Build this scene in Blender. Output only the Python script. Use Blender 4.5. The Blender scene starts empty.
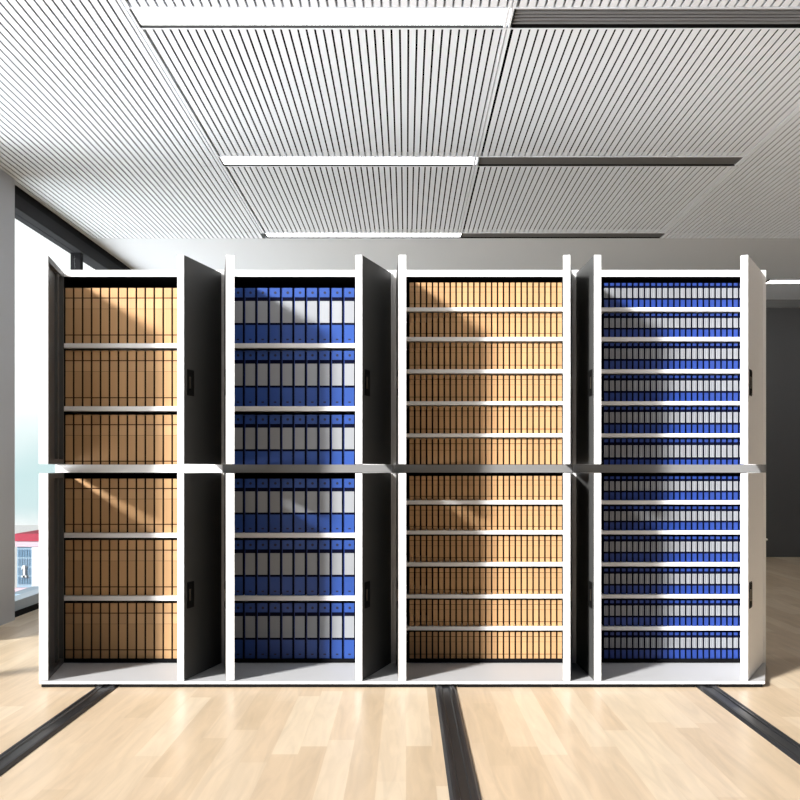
import bpy, bmesh, math, random
from mathutils import Vector, Matrix
random.seed(7)
SC = bpy.context.scene
COL = SC.collection

# ---------------------------------------------------------------- camera, sky, sun, exposure
FPX = 954.0            # focal length in pixels (800 px frame)
VX, VY = 406.0, 469.0  # vanishing point
CZ = 1.11              # eye height
YF = 5.30              # distance of the cabinet fronts
H = 2.13               # ceiling above the eye
CEIL = CZ + H

cam = bpy.data.cameras.new('camera'); camo = bpy.data.objects.new('camera', cam); COL.objects.link(camo)
camo.location = (0, 0, CZ); camo.rotation_euler = (math.pi/2, 0, 0)
cam.sensor_width = 36; cam.lens = FPX/800*36
cam.shift_x = -(VX-400)/800; cam.shift_y = (VY-400)/800
cam.clip_end = 2000
SC.camera = camo
SC.view_settings.view_transform = 'Standard'
SC.view_settings.look = 'None'
SC.view_settings.gamma = 1
SC.view_settings.use_curve_mapping = False
SC.view_settings.exposure = 0.0

W = bpy.data.worlds.new('sky_and_fill'); SC.world = W; W.use_nodes = True
nt = W.node_tree; nt.nodes.clear()
def wn(t, **k):
    n = nt.nodes.new(t)
    for a, b in k.items(): setattr(n, a, b)
    return n
tc = wn('ShaderNodeTexCoord'); sep = wn('ShaderNodeSeparateXYZ'); ramp = wn('ShaderNodeValToRGB')
bg = wn('ShaderNodeBackground'); out = wn('ShaderNodeOutputWorld')
mp = wn('ShaderNodeMath', operation='MULTIPLY_ADD'); mp.inputs[1].default_value = .5; mp.inputs[2].default_value = .5
nz = wn('ShaderNodeTexNoise'); nz.inputs['Scale'].default_value = 14; nz.inputs['Detail'].default_value = 4
nm = wn('ShaderNodeMath', operation='MULTIPLY_ADD'); nm.inputs[1].default_value = .03; nm.inputs[2].default_value = -.015
ad = wn('ShaderNodeMath', operation='ADD')
L = nt.links.new
L(tc.outputs['Generated'], sep.inputs[0]); L(sep.outputs['Z'], mp.inputs[0])
L(tc.outputs['Generated'], nz.inputs['Vector']); L(nz.outputs[0], nm.inputs[0])
L(mp.outputs[0], ad.inputs[0]); L(nm.outputs[0], ad.inputs[1])
L(ad.outputs[0], ramp.inputs[0]); L(ramp.outputs[0], bg.inputs[0]); L(bg.outputs[0], out.inputs[0])
cr = ramp.color_ramp
cr.elements[0].position = 0.0; cr.elements[0].color = (8, 8, 8.3, 1)  # glow below the horizon, added to light the ceiling from underneath
cr.elements[1].position = 1.0; cr.elements[1].color = (.03, .032, .04, 1)
for p, c in ((.455, (8, 8, 8.3, 1)), (.470, (1.15, 1.15, 1.15, 1)), (.482, (.78, .96, .98, 1)),
             (.500, (.74, .95, .97, 1)), (.535, (1.3, 1.3, 1.3, 1)), (.64, (1.3, 1.3, 1.3, 1)), (.69, (.04, .042, .05, 1))):
    e = cr.elements.new(p); e.color = c
bg.inputs[1].default_value = 1.0

sun = bpy.data.lights.new('sun', 'SUN'); suno = bpy.data.objects.new('sun', sun); COL.objects.link(suno)
SE, SA = math.radians(27), math.radians(45)
sdir = Vector((math.cos(SE)*math.sin(SA), math.cos(SE)*math.cos(SA), -math.sin(SE)))
suno.rotation_euler = sdir.to_track_quat('-Z', 'Y').to_euler(); suno.location = (-6, -4, 7)
sun.energy = 8.5; sun.angle = math.radians(7); sun.color = (1.0, .985, .96)

# ---------------------------------------------------------------- helpers
def X(px, y=YF): return (px-VX)/FPX*y
def Z(py, y=YF): return CZ + (VY-py)/FPX*y

def mat(name, col, rough=.5, metal=0.0, emit=None, estr=0, coat=0, spec=None, var=0):
    m = bpy.data.materials.new(name); m.use_nodes = True
    b = m.node_tree.nodes['Principled BSDF']
    b.inputs['Base Color'].default_value = (*col, 1)
    b.inputs['Roughness'].default_value = rough; b.inputs['Metallic'].default_value = metal
    if spec is not None: b.inputs['Specular IOR Level'].default_value = spec
    if coat: b.inputs['Coat Weight'].default_value = coat; b.inputs['Coat Roughness'].default_value = .12
    if emit: b.inputs['Emission Color'].default_value = (*emit, 1); b.inputs['Emission Strength'].default_value = estr
    if var:   # each object slightly lighter or darker, plus fine fibre grain
        t = m.node_tree; oi = t.nodes.new('ShaderNodeObjectInfo'); n = t.nodes.new('ShaderNodeTexNoise')
        n.inputs['Scale'].default_value = 60; n.inputs['Detail'].default_value = 3
        a = t.nodes.new('ShaderNodeMath'); a.operation = 'ADD'
        r = t.nodes.new('ShaderNodeMapRange'); r.inputs[1].default_value = .3; r.inputs[2].default_value = 1.7
        r.inputs[3].default_value = 1-var; r.inputs[4].default_value = 1+var
        v = t.nodes.new('ShaderNodeHueSaturation'); v.inputs['Color'].default_value = (*col, 1)
        t.links.new(oi.outputs['Random'], a.inputs[0]); t.links.new(n.outputs[0], a.inputs[1])
        t.links.new(a.outputs[0], r.inputs[0]); t.links.new(r.outputs[0], v.inputs['Value'])
        t.links.new(v.outputs[0], b.inputs['Base Color'])
    return m

M = {}
M['white'] = mat('white_paint', (.86, .86, .86), .35)
M['door'] = mat('door_shaded_tone', (.065, .066, .065), .45, spec=.35)  # door colour darkened to hold the shade on most doors
M['door_lit'] = mat('door_lit_tone', (.84, .84, .84), .4)  # lighter copy of the door colour, with the light painted in
M['band'] = mat('grey_band', (.2, .2, .2), .35)
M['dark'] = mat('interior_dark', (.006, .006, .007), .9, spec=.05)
M['black'] = mat('black_plastic', (.006, .006, .006), .6, spec=.15)
M['steel'] = mat('brushed_plinth', (.55, .55, .56), .42)
M['brass'] = mat('latch_metal', (.6, .52, .42), .3, 1)
M['kraft'] = mat('kraft_board', (.53, .31, .145), .75, var=.12)
M['kraft2'] = mat('kraft_strip', (.56, .335, .165), .75, var=.12)
M['seam'] = mat('kraft_seam', (.08, .035, .015), .9, spec=.05)
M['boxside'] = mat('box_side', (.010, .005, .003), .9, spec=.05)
M['blue'] = mat('blue_cover', (.022, .072, .31), .4, var=.08)
M['blue2'] = mat('deep_blue_cover', (.013, .045, .25), .4, var=.12)
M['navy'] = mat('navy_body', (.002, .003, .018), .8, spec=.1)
M['label'] = mat('label_card', (.31, .325, .35), .5, var=.08)
M['ink'] = mat('ink', (.01, .012, .04), .5)
M['rail'] = mat('rail_metal', (.022, .023, .025), .38, .4)
M['railtop'] = mat('rail_rubber', (.012, .012, .014), .5)
M['ceil'] = mat('ceiling_white', (.75, .79, .84), .6)
M['ceilboard'] = mat('ceiling_board', (.58, .61, .64), .7)
M['ceilback'] = mat('ceiling_void', (.004, .004, .005), .9, spec=.0)
M['trimw'] = mat('trim_white', (.78, .82, .87), .5)
M['slot'] = mat('slot_grey', (.10, .10, .10), .6)
M['slotrib'] = mat('slot_rib', (.26, .26, .26), .5)
M['wall'] = mat('wall_dark', (.085, .085, .087), .7)
M['column'] = mat('column_grey', (.42, .43, .45), .6)
M['cornice'] = mat('cornice', (.2, .2, .2), .6)
M['frame'] = mat('window_frame', (.007, .007, .008), .8, spec=.1)
M['frame2'] = mat('window_head', (.018, .019, .021), .8, spec=.15)
M['sill'] = mat('window_sill', (.30, .36, .42), .5)
M['lamp'] = mat('lamp_diffuser', (.9, .9, .9), .5, emit=(1, 1, 1), estr=10.0)
M['bblue'] = mat('facade_blue', (.22, .32, .42), .5)
M['bglass'] = mat('facade_glass', (.10, .18, .27), .3)
M['bred'] = mat('facade_red', (.30, .012, .04), .6)
M['bpink'] = mat('facade_pink', (.50, .36, .42), .7)
M['bwhite'] = mat('facade_white', (.55, .57, .6), .6)
M['ground'] = mat('pale_paving', (.62, .63, .64), .8)

# maple plank floor
def floor_mat():
    m = bpy.data.materials.new('maple_planks'); m.use_nodes = True; t = m.node_tree
    b = t.nodes['Principled BSDF']; N = t.nodes.new; K = t.links.new
    tc = N('ShaderNodeTexCoord'); mpg = N('ShaderNodeMapping'); mpg.inputs['Rotation'].default_value = (0, 0, math.pi/2)
    br = N('ShaderNodeTexBrick'); br.offset = 0; br.offset_frequency = 2; br.squash = 1
    br.inputs['Scale'].default_value = 1; br.inputs['Brick Width'].default_value = .95; br.inputs['Row Height'].default_value = .105
    br.inputs['Mortar Size'].default_value = .0006; br.inputs['Mortar Smooth'].default_value = .2; br.inputs['Bias'].default_value = 0
    br.inputs['Color1'].default_value = (.0, 0, 0, 1); br.inputs['Color2'].default_value = (1, 1, 1, 1); br.inputs['Mortar'].default_value = (.35, .35, .35, 1)
    K(tc.outputs['Object'], mpg.inputs['Vector']); sx = N('ShaderNodeSeparateXYZ'); K(mpg.outputs[0], sx.inputs[0])
    dv = N('ShaderNodeMath'); dv.operation = 'DIVIDE'; dv.inputs[1].default_value = .105; K(sx.outputs[1], dv.inputs[0])
    fl = N('ShaderNodeMath'); fl.operation = 'FLOOR'; K(dv.outputs[0], fl.inputs[0])
    wnz = N('ShaderNodeTexWhiteNoise'); wnz.noise_dimensions = '1D'; K(fl.outputs[0], wnz.inputs['W'])
    sh = N('ShaderNodeMath'); sh.operation = 'MULTIPLY_ADD'; sh.inputs[1].default_value = 3.3; K(wnz.outputs[0], sh.inputs[0]); K(sx.outputs[0], sh.inputs[2])
    cx = N('ShaderNodeCombineXYZ'); K(sh.outputs[0], cx.inputs[0]); K(sx.outputs[1], cx.inputs[1]); K(cx.outputs[0], br.inputs['Vector'])
    cr = N('ShaderNodeValToRGB'); cr.color_ramp.elements[0].color = (.59, .45, .30, 1); cr.color_ramp.elements[1].color = (.72, .59, .43, 1)
    e = cr.color_ramp.elements.new(.45); e.color = (.64, .49, .335, 1)
    K(br.outputs['Color'], cr.inputs[0])
    m2 = N('ShaderNodeMapping'); m2.inputs['Scale'].default_value = (9, .9, 1)
    nz = N('ShaderNodeTexNoise'); nz.inputs['Scale'].default_value = 2.2; nz.inputs['Detail'].default_value = 5; nz.inputs['Distortion'].default_value = 1.2
    K(tc.outputs['Object'], m2.inputs['Vector']); K(m2.outputs[0], nz.inputs['Vector'])
    mr = N('ShaderNodeMapRange'); mr.inputs[1].default_value = .3; mr.inputs[2].default_value = .7; mr.inputs[3].default_value = .90; mr.inputs[4].default_value = 1.08
    hs = N('ShaderNodeHueSaturation'); K(cr.outputs[0], hs.inputs['Color']); K(nz.outputs[0], mr.inputs[0]); K(mr.outputs[0], hs.inputs['Value'])
    K(hs.outputs[0], b.inputs['Base Color'])
    b.inputs['Roughness'].default_value = .42; b.inputs['Coat Weight'].default_value = .12; b.inputs['Coat Roughness'].default_value = .2
    return m
M['floor'] = floor_mat()

def glass_mat():
    m = bpy.data.materials.new('window_glass'); m.use_nodes = True; t = m.node_tree; t.nodes.clear()
    o = t.nodes.new('ShaderNodeOutputMaterial'); mx = t.nodes.new('ShaderNodeMixShader'); tr = t.nodes.new('ShaderNodeBsdfTransparent')
    gl = t.nodes.new('ShaderNodeBsdfGlossy'); gl.inputs['Roughness'].default_value = .02; mx.inputs[0].default_value = .05; tr.inputs[0].default_value = (.97, .985, .98, 1)
    t.links.new(tr.outputs[0], mx.inputs[1]); t.links.new(gl.outputs[0], mx.inputs[2]); t.links.new(mx.outputs[0], o.inputs[0])
    return m
M['glass'] = glass_mat()

class MB:
    """collects boxes and prisms; build() links them as one mesh object"""
    def __init__(s): s.bm = bmesh.new(); s.mats = []
    def mi(s, m):
        if m not in s.mats: s.mats.append(m)
        return s.mats.index(m)
    def box(s, x0, x1, y0, y1, z0, z1, m='white'):
        return s.prism([(x0, y0), (x1, y0), (x1, y1), (x0, y1)], z0, z1, m)
    def prism(s, pts, z0, z1, m='white'):
        i = s.mi(m); bm = s.bm
        a = [bm.verts.new((x, y, z0)) for x, y in pts]; b = [bm.verts.new((x, y, z1)) for x, y in pts]
        n = len(pts); fs = [bm.faces.new(a[::-1]), bm.faces.new(b)]
        for k in range(n): fs.append(bm.faces.new((a[k], a[(k+1) % n], b[(k+1) % n], b[k])))
        for f in fs: f.material_index = i
        return fs
    def profile_y(s, pts, y0, y1, m):
        """pts: (x, z) outline extruded along y"""
        i = s.mi(m); bm = s.bm
        a = [bm.verts.new((x, y0, z)) for x, z in pts]; b = [bm.verts.new((x, y1, z)) for x, z in pts]
        n = len(pts); fs = [bm.faces.new(a), bm.faces.new(b[::-1])]
        for k in range(n): fs.append(bm.faces.new((a[k], b[k], b[(k+1) % n], a[(k+1) % n])))
        for f in fs: f.material_index = i
    def disc_y(s, cx, cz, r, y0, y1, m, n=16):
        s.profile_y([(cx+r*math.cos(2*math.pi*k/n), cz+r*math.sin(2*math.pi*k/n)) for k in range(n)], y0, y1, m)
    def build(s, name, parent=None, loc=None, bevel=0, rot=None):
        bmesh.ops.recalc_face_normals(s.bm, faces=s.bm.faces)
        me = bpy.data.meshes.new(name)
        if loc is not None: bmesh.ops.translate(s.bm, verts=s.bm.verts, vec=-Vector(loc))
        s.bm.to_mesh(me); s.bm.free()
        for m in s.mats: me.materials.append(M[m])
        o = bpy.data.objects.new(name, me); COL.objects.link(o)
        if loc is not None: o.location = loc
        if rot: o.rotation_euler = rot
        if parent is not None: o.parent = parent
        if bevel:
            bv = o.modifiers.new('bevel', 'BEVEL'); bv.width = bevel; bv.segments = 2; bv.limit_method = 'ANGLE'
        return o

def tag(o, label=None, cat=None, group=None, kind=None):
    if label: o['label'] = label
    if cat: o['category'] = cat
    if group: o['group'] = group
    if kind: o['kind'] = kind
    return o
def empty(name, loc):
    o = bpy.data.objects.new(name, None); COL.objects.link(o); o.location = loc; o.empty_display_size = .1
    return o
def part(mb, name, root, bevel=0):
    """mesh given in world coordinates, parented to a root that is only translated"""
    o = mb.build(name, None, loc=tuple(root.matrix_world.translation) if False else tuple(world_loc(root)), bevel=bevel)
    o.location = (0, 0, 0); o.parent = root
    return o
def world_loc(o):
    v = Vector(o.location); p = o.parent
    while p is not None: v += Vector(p.location); p = p.parent
    return v
def copy_tree(src, loc):
    r = src.copy(); COL.objects.link(r); r.location = loc
    for ch in KIDS.get(src.name, []):
        c = ch.copy(); COL.objects.link(c); c.parent = r
    return r
KIDS = {}

# ---------------------------------------------------------------- the room
XL, XR, YB, YN = -2.93, 5.6, 12.03, -3.0
b = MB(); b.box(XL-.3, XR+.2, YN, YB+.2, -.12, 0, 'floor'); tag(b.build('floor'), kind='structure')
b = MB(); b.box(XL-.3, XR+.2, YB, YB+.15, 0, CEIL, 'wall'); tag(b.build('wall_back'), kind='structure')
b = MB(); b.box(XR, XR+.15, YN, YB, 0, CEIL, 'wall'); tag(b.build('wall_right'), kind='structure')
b = MB(); b.box(XL-.3, XR+.2, YN-.15, YN, 0, CEIL, 'frame2'); tag(b.build('unseen_wall_front'), kind='structure')  # unseen wall behind the camera, added dark to block light from there
b = MB(); b.box(XL+.1, XR, YB-.04, YB, CEIL-.085, CEIL, 'cornice'); b.box(XL+.1, XR, YB-.06, YB, CEIL-.1, CEIL-.085, 'cornice')
tag(b.build('trim_1'), kind='structure')

# ceiling: white slats under a dark void, three fields of panels, plain board at the back
Y0C = 4.20
rows = [4.41, 6.51, 8.61]; RW = .19
xs = [-.60*H, .237*H, 1.10*H]
b = MB()
b.box(XL-.3, XR+.2, Y0C, YB, CEIL+.10, CEIL+.16, 'ceilback')
b.box(XL-.3, XR+.2, Y0C-.02, Y0C-.001, CEIL, CEIL+.16, 'ceil')  # unseen end piece, added to keep light out of the void
SW, SG = .0413, .0100
def slats(x0, x1, y0, y1):
    n = max(1, int(round((x1-x0)/SW))); p = (x1-x0)/n
    for k in range(n):
        b.box(x0+k*p+SG/2, x0+(k+1)*p-SG/2, y0, y1, CEIL, CEIL+.004, 'ceil')
def ys_wide():   # side bays: joints at both edges of every lamp row
    e = [Y0C]
    for r in rows: e += [r-.02, r+RW+.02]
    e.append(9.0)
    return e
GAP = .003
yw = [Y0C] + [v for r in rows for v in (r-.015, r+RW+.015)]
for i in range(len(yw)-1):
    for (a, c) in ((XL, xs[0]-.04), (xs[2]+.004, XR)):
        slats(a, c, yw[i]+GAP, yw[i+1]-GAP)
for i, r in enumerate(rows):
    ya = Y0C if i == 0 else rows[i-1]+RW+.018
    yc = r-.012
    for (a, c) in ((xs[0]+.012, xs[1]-.04), (xs[1]+.012, xs[2]-.04)):
        if yc-ya > 1:
            ym = (ya+yc)/2-.25
            slats(a, c, ya, ym-.0015); slats(a, c, ym+.0015, yc)
        else: slats(a, c, ya, yc)
for xx in xs:    # white carrier strips between bays with a dark joint each side
    b.box(xx-.036, xx-.020, Y0C, 8.62, CEIL-.002, CEIL+.016, 'trimw')
    b.box(xx-.015, xx+.002 if xx != xs[2] else xx, Y0C, 8.62, CEIL-.002, CEIL+.016, 'trimw')
b.box(XL-.3, XR+.2, rows[2]+RW+.02, YB, CEIL, CEIL+.05, 'ceilboard')      # plain board
b.box(XL-.3, XL, Y0C, rows[2]+RW+.02, CEIL, CEIL+.05, 'ceil')
tag(b.build('ceiling'), kind='structure')

# window wall on the left
b = MB()
yw0, yw1 = 4.3, YB
b.box(XL-.12, XL, yw0, yw1, CZ+2.06, CEIL, 'frame')
hb = MB()
b.box(XL-.12, XL+.012, yw0, yw1, CZ+1.955, CZ+2.06, 'frame2')
b.box(XL-.12, XL+.01, yw0, yw1, 0, .045, 'frame')
b.box(XL-.12, XL+.004, yw0, yw1, .045, .12, 'sill')
for ym in (4.36, 5.9, 8.65, 10.3, 11.95):
    b.box(XL-.10, XL-.01, ym-.035, ym+.035, .12, CZ+1.955, 'frame')
w = tag(b.build('window_1'), kind='structure')
g = MB()
for a, c in ((4.40, 5.86), (7.02, 8.61), (8.69, 10.26), (10.34, 11.91)):
    g.box(XL-.065, XL-.055, a, c, .12, CZ+1.955, 'glass')
go = g.build('window_pane'); go.parent = w
b = MB(); b.box(XL-.12, XL+.055, 6.1, 7.01, 0, CEIL, 'column'); tag(b.build('wall_left'), kind='structure')

# ---------------------------------------------------------------- floor rails
def rail(xc, label):
    w2 = .0535
    r = empty('floor_rail', (xc, 4.0, 0))
    b = MB()
    pr = [(-w2, .0), (-w2, .003), (-w2+.012, .010), (-.020, .010), (-.016, .005), (.016, .005), (.020, .010), (w2-.012, .010), (w2, .003), (w2, .0)]
    b.profile_y([(xc+x, z) for x, z in pr], .8, 8.0, 'rail')
    part(b, 'track', r)
    for sx in (-1, 1):
        b = MB(); b.box(xc+sx*.036-.006, xc+sx*.036+.006, .8, 8.0, .0100, .0118, 'railtop'); part(b, 'wear_strip', r)
    tag(r, label, 'rail', 'black rails set in the floor')
rail(-1.52, 'black metal floor rail running under the leftmost brown box cabinet')
rail(.20, 'black metal floor rail running under the middle of the cabinet row')
rail(1.53, 'black metal floor rail running under the rightmost blue binder cabinet')

# ---------------------------------------------------------------- mobile plinth
YP = 4.843; ZP = .032
KF = YP
r = empty('mobile_plinth', (0, 5.3, 0))
b = MB()
b.prism([(X(39, YP), YP), (X(765, YP), YP), (X(766), YF), (X(766), 5.74), (X(54), 5.74), (X(54), YF)], .019, ZP, 'steel')
part(b, 'deck', r, bevel=.002)
b = MB(); b.prism([(X(39, YP)+.002, YP-.003), (X(765, YP)-.002, YP-.003), (X(765, YP)-.002, YP), (X(39, YP)+.002, YP)], .019, .031, 'white')
part(b, 'front_strip', r)
b = MB(); b.prism([(X(39, YP)+.01, YP+.006), (X(765, YP)-.01, YP+.006), (X(760), 5.70), (X(60), 5.70)], .0125, .0188, 'black'); part(b, 'undercarriage', r)
for xa, xb_ in ((X(39, YP)+.01, -1.52-.062), (-1.52+.062, .20-.062), (.20+.062, 1.53-.062), (1.53+.062, X(765, YP)-.01)):
    b = MB(); b.box(xa, xb_, YP+.006, YP+.016, .0012, .0124, 'black'); part(b, 'shadow_strip', r)  # black strips stand in for the shadow gap under the deck
for xr in (-1.52, .20, 1.53):
    b = MB(); b.box(xr-.015, xr+.015, YP+.03, 5.70, .006, .0124, 'black'); part(b, 'roller', r)
tag(r, 'low light grey metal plinth that carries the four open cabinets on the rails', 'plinth')

# ---------------------------------------------------------------- cabinets
YD = 4.849
shA = [(343.2, 347.8), (406.2, 411.0), (533.0, 537.8), (596.0, 600.8)]
shB = [(307.4, 311.2), (337.0, 341.0), (369.2, 373.2), (401.2, 405.0), (433.4, 437.2),
       (500.4, 504.4), (530.6, 534.4), (562.4, 566.4), (594.6, 598.4), (626.6, 630.4)]
rowA = [(288.0, 343.2), (350.6, 406.2), (414.8, 469.8), (478.8, 533.0), (540.2, 596.0), (603.2, 659.2)]
rowB = [(282.6, 307.4), (312.8, 337.0), (342.6, 369.2), (374.8, 401.2), (406.2, 433.4), (438.4, 469.8),
        (476.0, 500.4), (506.0, 530.6), (536.0, 562.4), (568.2, 594.6), (600.0, 626.6), (632.0, 659.2)]
ZT = Z(270); ZPL = ZP+.0005
cabs = [  # xl, xr, opening l, r, (left door hinge, free, thick), (right door hinge, free, thick), shelves
    (55.5, 222.6, 62, 184, (56.2, 39.0, .044), (221.6, 184.0, .036), shA),
    (223.2, 392.6, 231, 362, (224.2, 226.0, .042), (391.0, 362.2, .036), shA),
    (393.2, 572.4, 406, 564, (396.2, 398.6, .038), (571.6, 570.2, .036), shB),
    (573.0, 766.0, 601, 747, (576.0, 594.0, .036), (762.6, 748.0, .036), shB)]
names = ['leftmost open cabinet with six shelves of wide brown archive boxes',
         'open cabinet with wide blue binders, second from the left',
         'open cabinet with twelve shelves of narrow brown folders beside the blue binder cabinets',
         'rightmost open cabinet with twelve shelves of narrow blue binders']
RC = .020   # contents stand this far behind the front
for ci, (xl, xr, ol, orr, ld, rd, shv) in enumerate(cabs):
    root = empty('storage_cabinet', ((X(xl)+X(xr))/2, YF+.2, ZPL))
    tag(root, names[ci], 'cabinet', 'open storage cabinets in a row')
    x0, x1, a0, a1 = X(xl), X(xr), X(ol), X(orr)
    b = MB()
    b.box(x0, a0-.003, YF, 5.73, ZPL, ZT, 'white'); b.box(a1+.003, x1, YF, 5.73, ZPL, ZT, 'white')
    b.box(a0-.003, a1+.003, YF, 5.73, Z(276.6), ZT, 'white')
    b.box(x0, x1, YF-.004, YF-.0002, Z(472.6), Z(464.6), 'white' if ci == 0 else 'band'); b.box(a0-.002, a1+.002, YF, YF+.012, Z(469.7), Z(464.6), 'white')
    b.box(a0-.003, a1+.003, YF+.012, 5.72, Z(472.6), Z(469.8), 'white')
    part(b, 'body', root)
    b = MB()
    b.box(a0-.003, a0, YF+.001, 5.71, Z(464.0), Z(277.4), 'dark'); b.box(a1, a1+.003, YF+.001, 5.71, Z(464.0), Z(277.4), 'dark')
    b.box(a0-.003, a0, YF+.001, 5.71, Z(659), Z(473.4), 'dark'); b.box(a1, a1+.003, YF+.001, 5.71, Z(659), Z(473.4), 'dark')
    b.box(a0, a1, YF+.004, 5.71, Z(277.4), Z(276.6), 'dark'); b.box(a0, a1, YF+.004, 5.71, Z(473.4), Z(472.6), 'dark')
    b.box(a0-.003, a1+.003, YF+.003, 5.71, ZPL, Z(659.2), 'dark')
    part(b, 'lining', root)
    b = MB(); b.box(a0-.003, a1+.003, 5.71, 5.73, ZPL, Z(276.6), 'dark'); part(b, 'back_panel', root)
    for (st, sb) in shv:
        b = MB(); b.box(a0, a1, YF, 5.71, Z(sb), Z(st), 'white'); part(b, 'shelf', root, bevel=.0015)
    # doors
    for side, (hx, fx, th) in ((-1, ld), (1, rd)):
        hp = Vector((X(hx), YF-.006)); fp = Vector((X(fx, YD), YD))
        d = fp-hp; Ln = d.length; u = d/Ln
        n = Vector((-u.y, u.x)); n = n if n.x*side < 0 else -n    # towards the cabinet's inside
        for (z0, z1, zh) in ((1.1355, 2.198, CZ+.444), (ZP+.003, 1.0885, CZ-.648)):
            P = lambda s, t: (hp.x+u.x*s+n.x*t, hp.y+u.y*s+n.y*t)
            lip = .028
            dm = 'door_lit' if ci == 3 and side == 1 else 'door'  # rightmost right-hand doors take the painted-lit tone, all others the shaded one
            b = MB()
            quad = lambda s0, s1, t0, t1: [P(s0, t0), P(s1, t0), P(s1, t1), P(s0, t1)]
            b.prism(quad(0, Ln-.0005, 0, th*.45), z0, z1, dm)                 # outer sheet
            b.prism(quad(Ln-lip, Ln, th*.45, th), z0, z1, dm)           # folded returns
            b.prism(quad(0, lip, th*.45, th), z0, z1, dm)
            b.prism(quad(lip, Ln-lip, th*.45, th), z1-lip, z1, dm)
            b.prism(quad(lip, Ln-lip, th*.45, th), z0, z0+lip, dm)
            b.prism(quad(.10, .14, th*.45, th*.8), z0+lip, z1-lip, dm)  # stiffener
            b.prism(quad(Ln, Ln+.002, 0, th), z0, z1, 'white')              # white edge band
            dr = part(b, 'door', root)
            hb = MB(); s0, s1 = Ln-.11, Ln-.035
            hb.prism(quad(s0, s1, -.003, 0), zh-.067, zh+.067, 'black')
            hb.prism(quad(s0+.006, s0+.012, -.005, -.003), zh-.06, zh+.06, 'black')
            hb.prism(quad(s1-.012, s1-.006, -.005, -.003), zh-.06, zh+.06, 'black')
            ho = part(hb, 'handle', dr)
            hb = MB(); hb.prism(quad(s1-.032, s1-.018, -.006, -.003), zh-.03, zh+.03, 'brass')
            part(hb, 'latch', dr)
    if ci == 3:
        b = MB(); b.disc_y(X(766)+.006, Z(539.5), .006, YF+.005, YF+.02, 'white'); part(b, 'side_knob', root)
        b = MB(); b.box(X(766), X(766)+.006, YF+.008, YF+.017, Z(539.5)-.003, Z(539.5)+.003, 'white'); part(b, 'knob_stem', root)

# ---------------------------------------------------------------- contents
ORD = ['first', 'second', 'third', 'fourth', 'fifth', 'sixth', 'seventh', 'eighth', 'ninth', 'tenth', 'eleventh', 'twelfth',
       'thirteenth', 'fourteenth', 'fifteenth', 'sixteenth', 'seventeenth', 'eighteenth', 'nineteenth', 'twentieth',
       'twenty-first', 'twenty-second', 'twenty-third', 'twenty-fourth', 'twenty-fifth', 'twenty-sixth']
YC = YF+RC; DEP = .27
def wide_box(w, h):
    """brown archive box: body with a lid flap, a title strip, a spine panel and a bottom flap divided by folds"""
    r = empty('archive_box', (0, 0, 0)); ch = []
    def pt(mb, nm, bev=.0012):
        o = mb.build(nm, bevel=bev); o.parent = r; ch.append(o)
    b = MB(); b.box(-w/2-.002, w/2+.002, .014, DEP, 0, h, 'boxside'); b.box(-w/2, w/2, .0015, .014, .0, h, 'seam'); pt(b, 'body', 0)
    g = .0030
    for nm, f0, f1, m in (('bottom_flap', 0, .155, 'kraft'), ('spine_panel', .155, .625, 'kraft'), ('title_strip', .625, .82, 'kraft2'), ('lid_flap', .82, 1, 'kraft')):
        gg = .0008 if nm in ('title_strip',) else g
        b = MB(); b.box(-w/2, w/2, 0, .0016, f0*h+(gg if f0 else 0), f1*h-(.0008 if nm == 'spine_panel' else g if f1 < 1 else 0), m); pt(b, nm, 0)
    KIDS[r.name] = ch
    return r
def wide_binder(w, h):
    r = empty('ring_binder', (0, 0, 0)); ch = []
    def pt(mb, nm):
        o = mb.build(nm); o.parent = r; ch.append(o)
    b = MB(); b.box(-w/2-.004, w/2+.0045, .010, DEP, 0, h, 'navy'); b.box(-w/2, w/2, .003, .010, 0, h, 'navy'); pt(b, 'body')
    b = MB(); b.box(-w/2, w/2, 0, .003, .0, .335*h, 'blue'); pt(b, 'lower_cover')
    b = MB(); b.box(-w/2, w/2, 0, .003, .835*h, h, 'blue'); pt(b, 'upper_cover')
    b = MB(); b.box(-w/2, w/2, .0005, .003, .375*h, .765*h, 'label'); pt(b, 'spine_label')
    b = MB(); b.disc_y(.002, .915*h, .0075, -.0008, 0, 'ink'); pt(b, 'size_mark')
    b = MB(); b.box(-.006, .008, -.0008, 0, .062*h, .088*h, 'ink'); pt(b, 'finger_slot')
    b = MB(); b.box(-w/2-.004, -w/2-.001, .001, .003, 0, h, 'blue2'); pt(b, 'cover_edge')
    KIDS[r.name] = ch
    return r
def narrow_box(w, h):
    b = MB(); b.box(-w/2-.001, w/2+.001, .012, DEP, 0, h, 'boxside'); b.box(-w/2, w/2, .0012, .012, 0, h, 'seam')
    for f0, f1 in ((.0, .15), (.175, .62), (.63, .82), (.84, 1)):
        b.box(-w/2, w/2, 0, .0013, f0*h, f1*h, 'kraft')
    return b.build('narrow_folder')
def narrow_binder(w, h):
    b = MB(); b.box(-w/2-.0025, w/2+.0025, .010, DEP, 0, h, 'navy'); b.box(-w/2, w/2, .003, .010, 0, h, 'navy')
    b.box(-w/2, w/2, 0, .003, 0, .32*h, 'blue2'); b.box(-w/2, w/2, .0005, .003, .40*h, .78*h, 'label')
    b.box(-w/2+.001, w/2-.001, 0, .003, .88*h, .98*h, 'blue2')
    b.box(-w/2+.006, -w/2+.0075, -.0004, .0005, .42*h, .76*h, 'ink'); b.box(w/2-.0075, w/2-.006, -.0004, .0005, .42*h, .76*h, 'ink')
    return b.build('narrow_binder')
shelfA = ['top shelf', 'second shelf', 'third shelf', 'fourth shelf', 'fifth shelf', 'bottom shelf']
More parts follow.
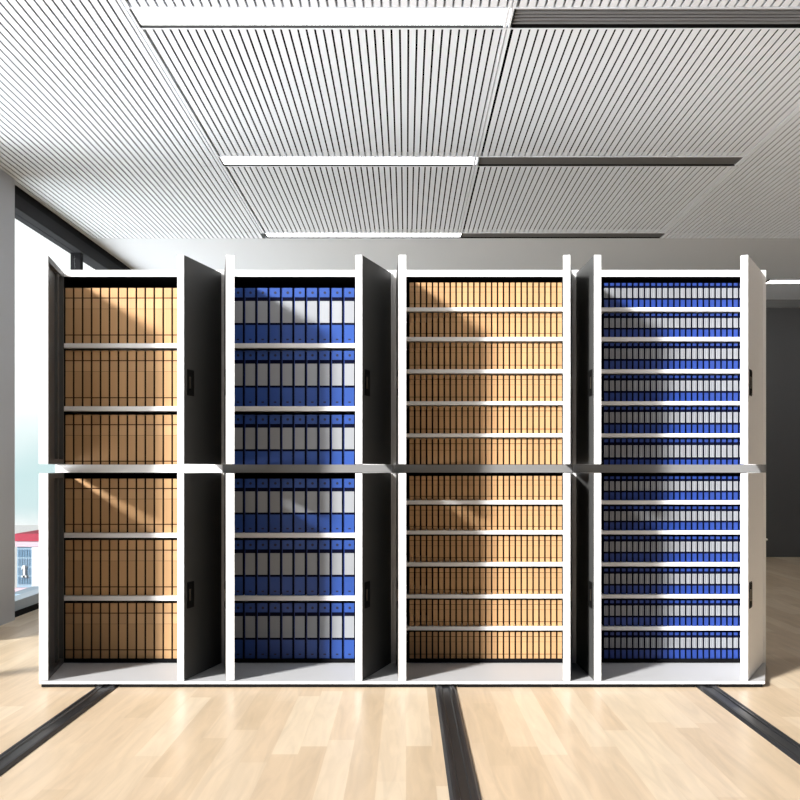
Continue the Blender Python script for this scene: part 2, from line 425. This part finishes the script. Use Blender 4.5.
shelfB = ['top shelf'] + [ORD[i]+' shelf' for i in range(1, 11)] + ['bottom shelf']
def stock(rows_, x0, pitch, w, n, make, what, cat, shelf_names, where, grp):
    for ri, (ty, by) in enumerate(rows_):
        zb = Z(by)+.0004 if abs(by-659.2) > .1 and abs(by-469.8) > .1 else Z(by)+.0004
        ht = Z(ty, YC)-zb
        proto = None
        for k in range(n):
            cx = X(x0+pitch*k+w/2, YC)
            if proto is None:
                o = proto = make(w/FPX*YC, ht); o.location = (cx, YC, zb)
            elif proto.name in KIDS: o = copy_tree(proto, (cx, YC, zb))
            else:
                o = proto.copy(); COL.objects.link(o); o.location = (cx, YC, zb)
            lab = '%s, %s from left on the %s of the %s' % (what, ORD[k], shelf_names[ri], where)
            tag(o, lab, cat, '%s on the %s' % (grp, shelf_names[ri]))
stock(rowA, 65.5, 8.96, 7.25, 13, wide_box, 'wide brown box', 'box', shelfA, 'leftmost cabinet', 'wide brown boxes in the leftmost cabinet')
stock(rowA, 232.9, 12.4, 9.7, 10, wide_binder, 'wide blue binder', 'binder', shelfA, 'second cabinet', 'wide blue binders in the second cabinet')
stock(rowB, 409.6, 5.92, 4.3, 26, narrow_box, 'narrow brown folder', 'folder', shelfB, 'third cabinet', 'narrow brown folders in the third cabinet')
stock(rowB, 604.2, 5.89, 4.1, 24, narrow_binder, 'narrow blue binder', 'binder', shelfB, 'rightmost cabinet', 'narrow blue binders in the rightmost cabinet')

# ---------------------------------------------------------------- ceiling fittings
def lamp(x0, x1, y, label, flush=True):
    r = empty('ceiling_light', ((x0+x1)/2, y+RW/2, CEIL))
    zb = CEIL+.012 if flush else CEIL-.010
    b = MB()
    t = .012
    zt = CEIL+.03 if flush else CEIL-.0005
    zl = CEIL-.003 if flush else CEIL-.014
    b.box(x0-.004, x1+.004, y-.010, y, zl, zt, 'trimw'); b.box(x0-.004, x1+.004, y+RW+.004, y+RW+.016, zl, zt, 'trimw')
    part(b, 'trim_frame', r)
    b = MB()
    b.box(x0, x1, y, y+.003, CEIL-.002 if flush else zl, zt, 'black'); b.box(x0, x1, y+RW, y+RW+.004, CEIL-.002 if flush else zl, zt, 'black')
    b.box(x0-.004, x0+.004, y, y+RW, CEIL-.002 if flush else zl, zt, 'black'); b.box(x1-.004, x1+.004, y, y+RW, CEIL-.002 if flush else zl, zt, 'black')
    part(b, 'housing', r)
    b = MB(); b.box(x0+.004, x1-.004, y+.003, y+RW, zb, zb+.008, 'lamp'); part(b, 'diffuser', r)
    tag(r, label, 'ceiling light', 'long white ceiling lights')
def vent(x0, x1, y, ribs, label):
    r = empty('air_diffuser', ((x0+x1)/2, y+RW/2, CEIL))
    b = MB()
    b.box(x0+.002, x1+.004, y-.010, y, CEIL-.003, CEIL+.03, 'trimw'); b.box(x0+.002, x1+.004, y+RW+.004, y+RW+.016, CEIL-.003, CEIL+.03, 'trimw')
    part(b, 'trim_frame', r)
    b = MB(); b.box(x0+.006, x1, y+.001, y+RW+.003, CEIL+.024, CEIL+.03, 'black' if ribs else 'slot')
    b.box(x0+.006, x1, y+RW, y+RW+.004, CEIL-.002, CEIL+.024, 'black'); part(b, 'backing', r)
    if ribs:
        for k in range(5):
            yy = y+.018+k*.034
            b = MB(); b.box(x0+.006, x1, yy, yy+.006, CEIL+.002, CEIL+.012, 'slotrib'); part(b, 'rib', r)
    else:
        b = MB(); b.box(x0+.006, x1, y+.02, y+RW-.02, CEIL+.004, CEIL+.01, 'slot'); part(b, 'blade', r)
    tag(r, label, 'air vent', 'dark ceiling air slots')
nml = ['white strip ceiling light nearest the viewer at the top of the photo',
       'white strip ceiling light in the middle of the three over the cabinets',
       'white strip ceiling light farthest back just above the cabinet tops']
nmv = ['long black ribbed air slot beside the nearest ceiling light',
       'long grey air slot beside the middle ceiling light',
       'long grey air slot beside the farthest ceiling light over the cabinets']
for i, y in enumerate(rows):
    lamp(xs[0], xs[1], y, nml[i]); vent(xs[1], xs[2], y, i == 0, nmv[i])
lamp(4.09, 5.4, 10.71, 'white strip ceiling light by the dark back wall right of the cabinets', flush=False)


# ---------------------------------------------------------------- outside the window
b = MB(); b.box(-420, 320, 20, 700, -40.2, -40, 'ground'); tag(b.build('ground_outside'), kind='structure')
YO = 200.0
def bx(px): return (px-VX)/FPX*YO
def bz(py): return CZ+(VY-py)/FPX*YO
r = empty('office_building', (bx(30), YO, -40))
b = MB(); b.box(bx(17), bx(62), YO, YO+14, -40, bz(541), 'bblue'); part(b, 'tower', r)
b = MB(); b.box(bx(16), bx(63), YO-.6, YO+14.5, bz(541), bz(533.5), 'bred'); part(b, 'parapet', r)
b = MB(); b.box(bx(16.2), bx(62.8), YO-.5, YO, bz(546.5), bz(541.5), 'bpink'); part(b, 'cornice', r)
b = MB(); b.box(bx(33), bx(40), YO-.7, YO, bz(589), bz(547), 'bwhite'); part(b, 'panel', r)
for k in range(6):
    for j in range(4):
        b = MB(); xa = 18+k*2.5 if k < 6 else 0
        b.box(bx(xa), bx(xa+1.9), YO-.15, YO, bz(557+j*9.0), bz(549.5+j*9.0), 'bglass'); part(b, 'window', r)
b = MB(); b.box(bx(16.5), bx(62), YO-1.2, YO, bz(592.5), bz(587.5), 'bpink'); part(b, 'balcony', r)
b = MB(); zt, zb_ = bz(565), bz(577)
i = b.mi('bwhite')
b.prism([(bx(24), YO-.6), (bx(25.9), YO-.6), (bx(25.9), YO-.2), (bx(24), YO-.2)], zb_, zt, 'bwhite')
b.box(bx(22.6), bx(27.3), YO-.6, YO-.2, zb_, zb_+.35, 'bwhite')
fl = [(bx(24), zt), (bx(22.4), zt-.55), (bx(22.4), zt-.95), (bx(24), zt-.55)]
b.profile_y(fl, YO-.6, YO-.2, 'bwhite')
part(b, 'numeral', r)
tag(r, 'pale blue building with a white 1 and a red parapet outside the window', 'building')
r = empty('low_building', (bx(25), 150, -40))
def px2(p, y): return (p-VX)/FPX*y
b = MB(); b.box(px2(8, 150), px2(70, 150), 150, 160, -40, CZ+(VY-594)/FPX*150, 'bblue'); part(b, 'block', r)
b = MB(); b.box(px2(8, 150), px2(70, 150), 149.7, 150, CZ+(VY-599)/FPX*150, CZ+(VY-595.5)/FPX*150, 'bwhite'); part(b, 'roof_edge', r)
tag(r, 'low pale building at the bottom of the window in front of the red-topped one', 'building')
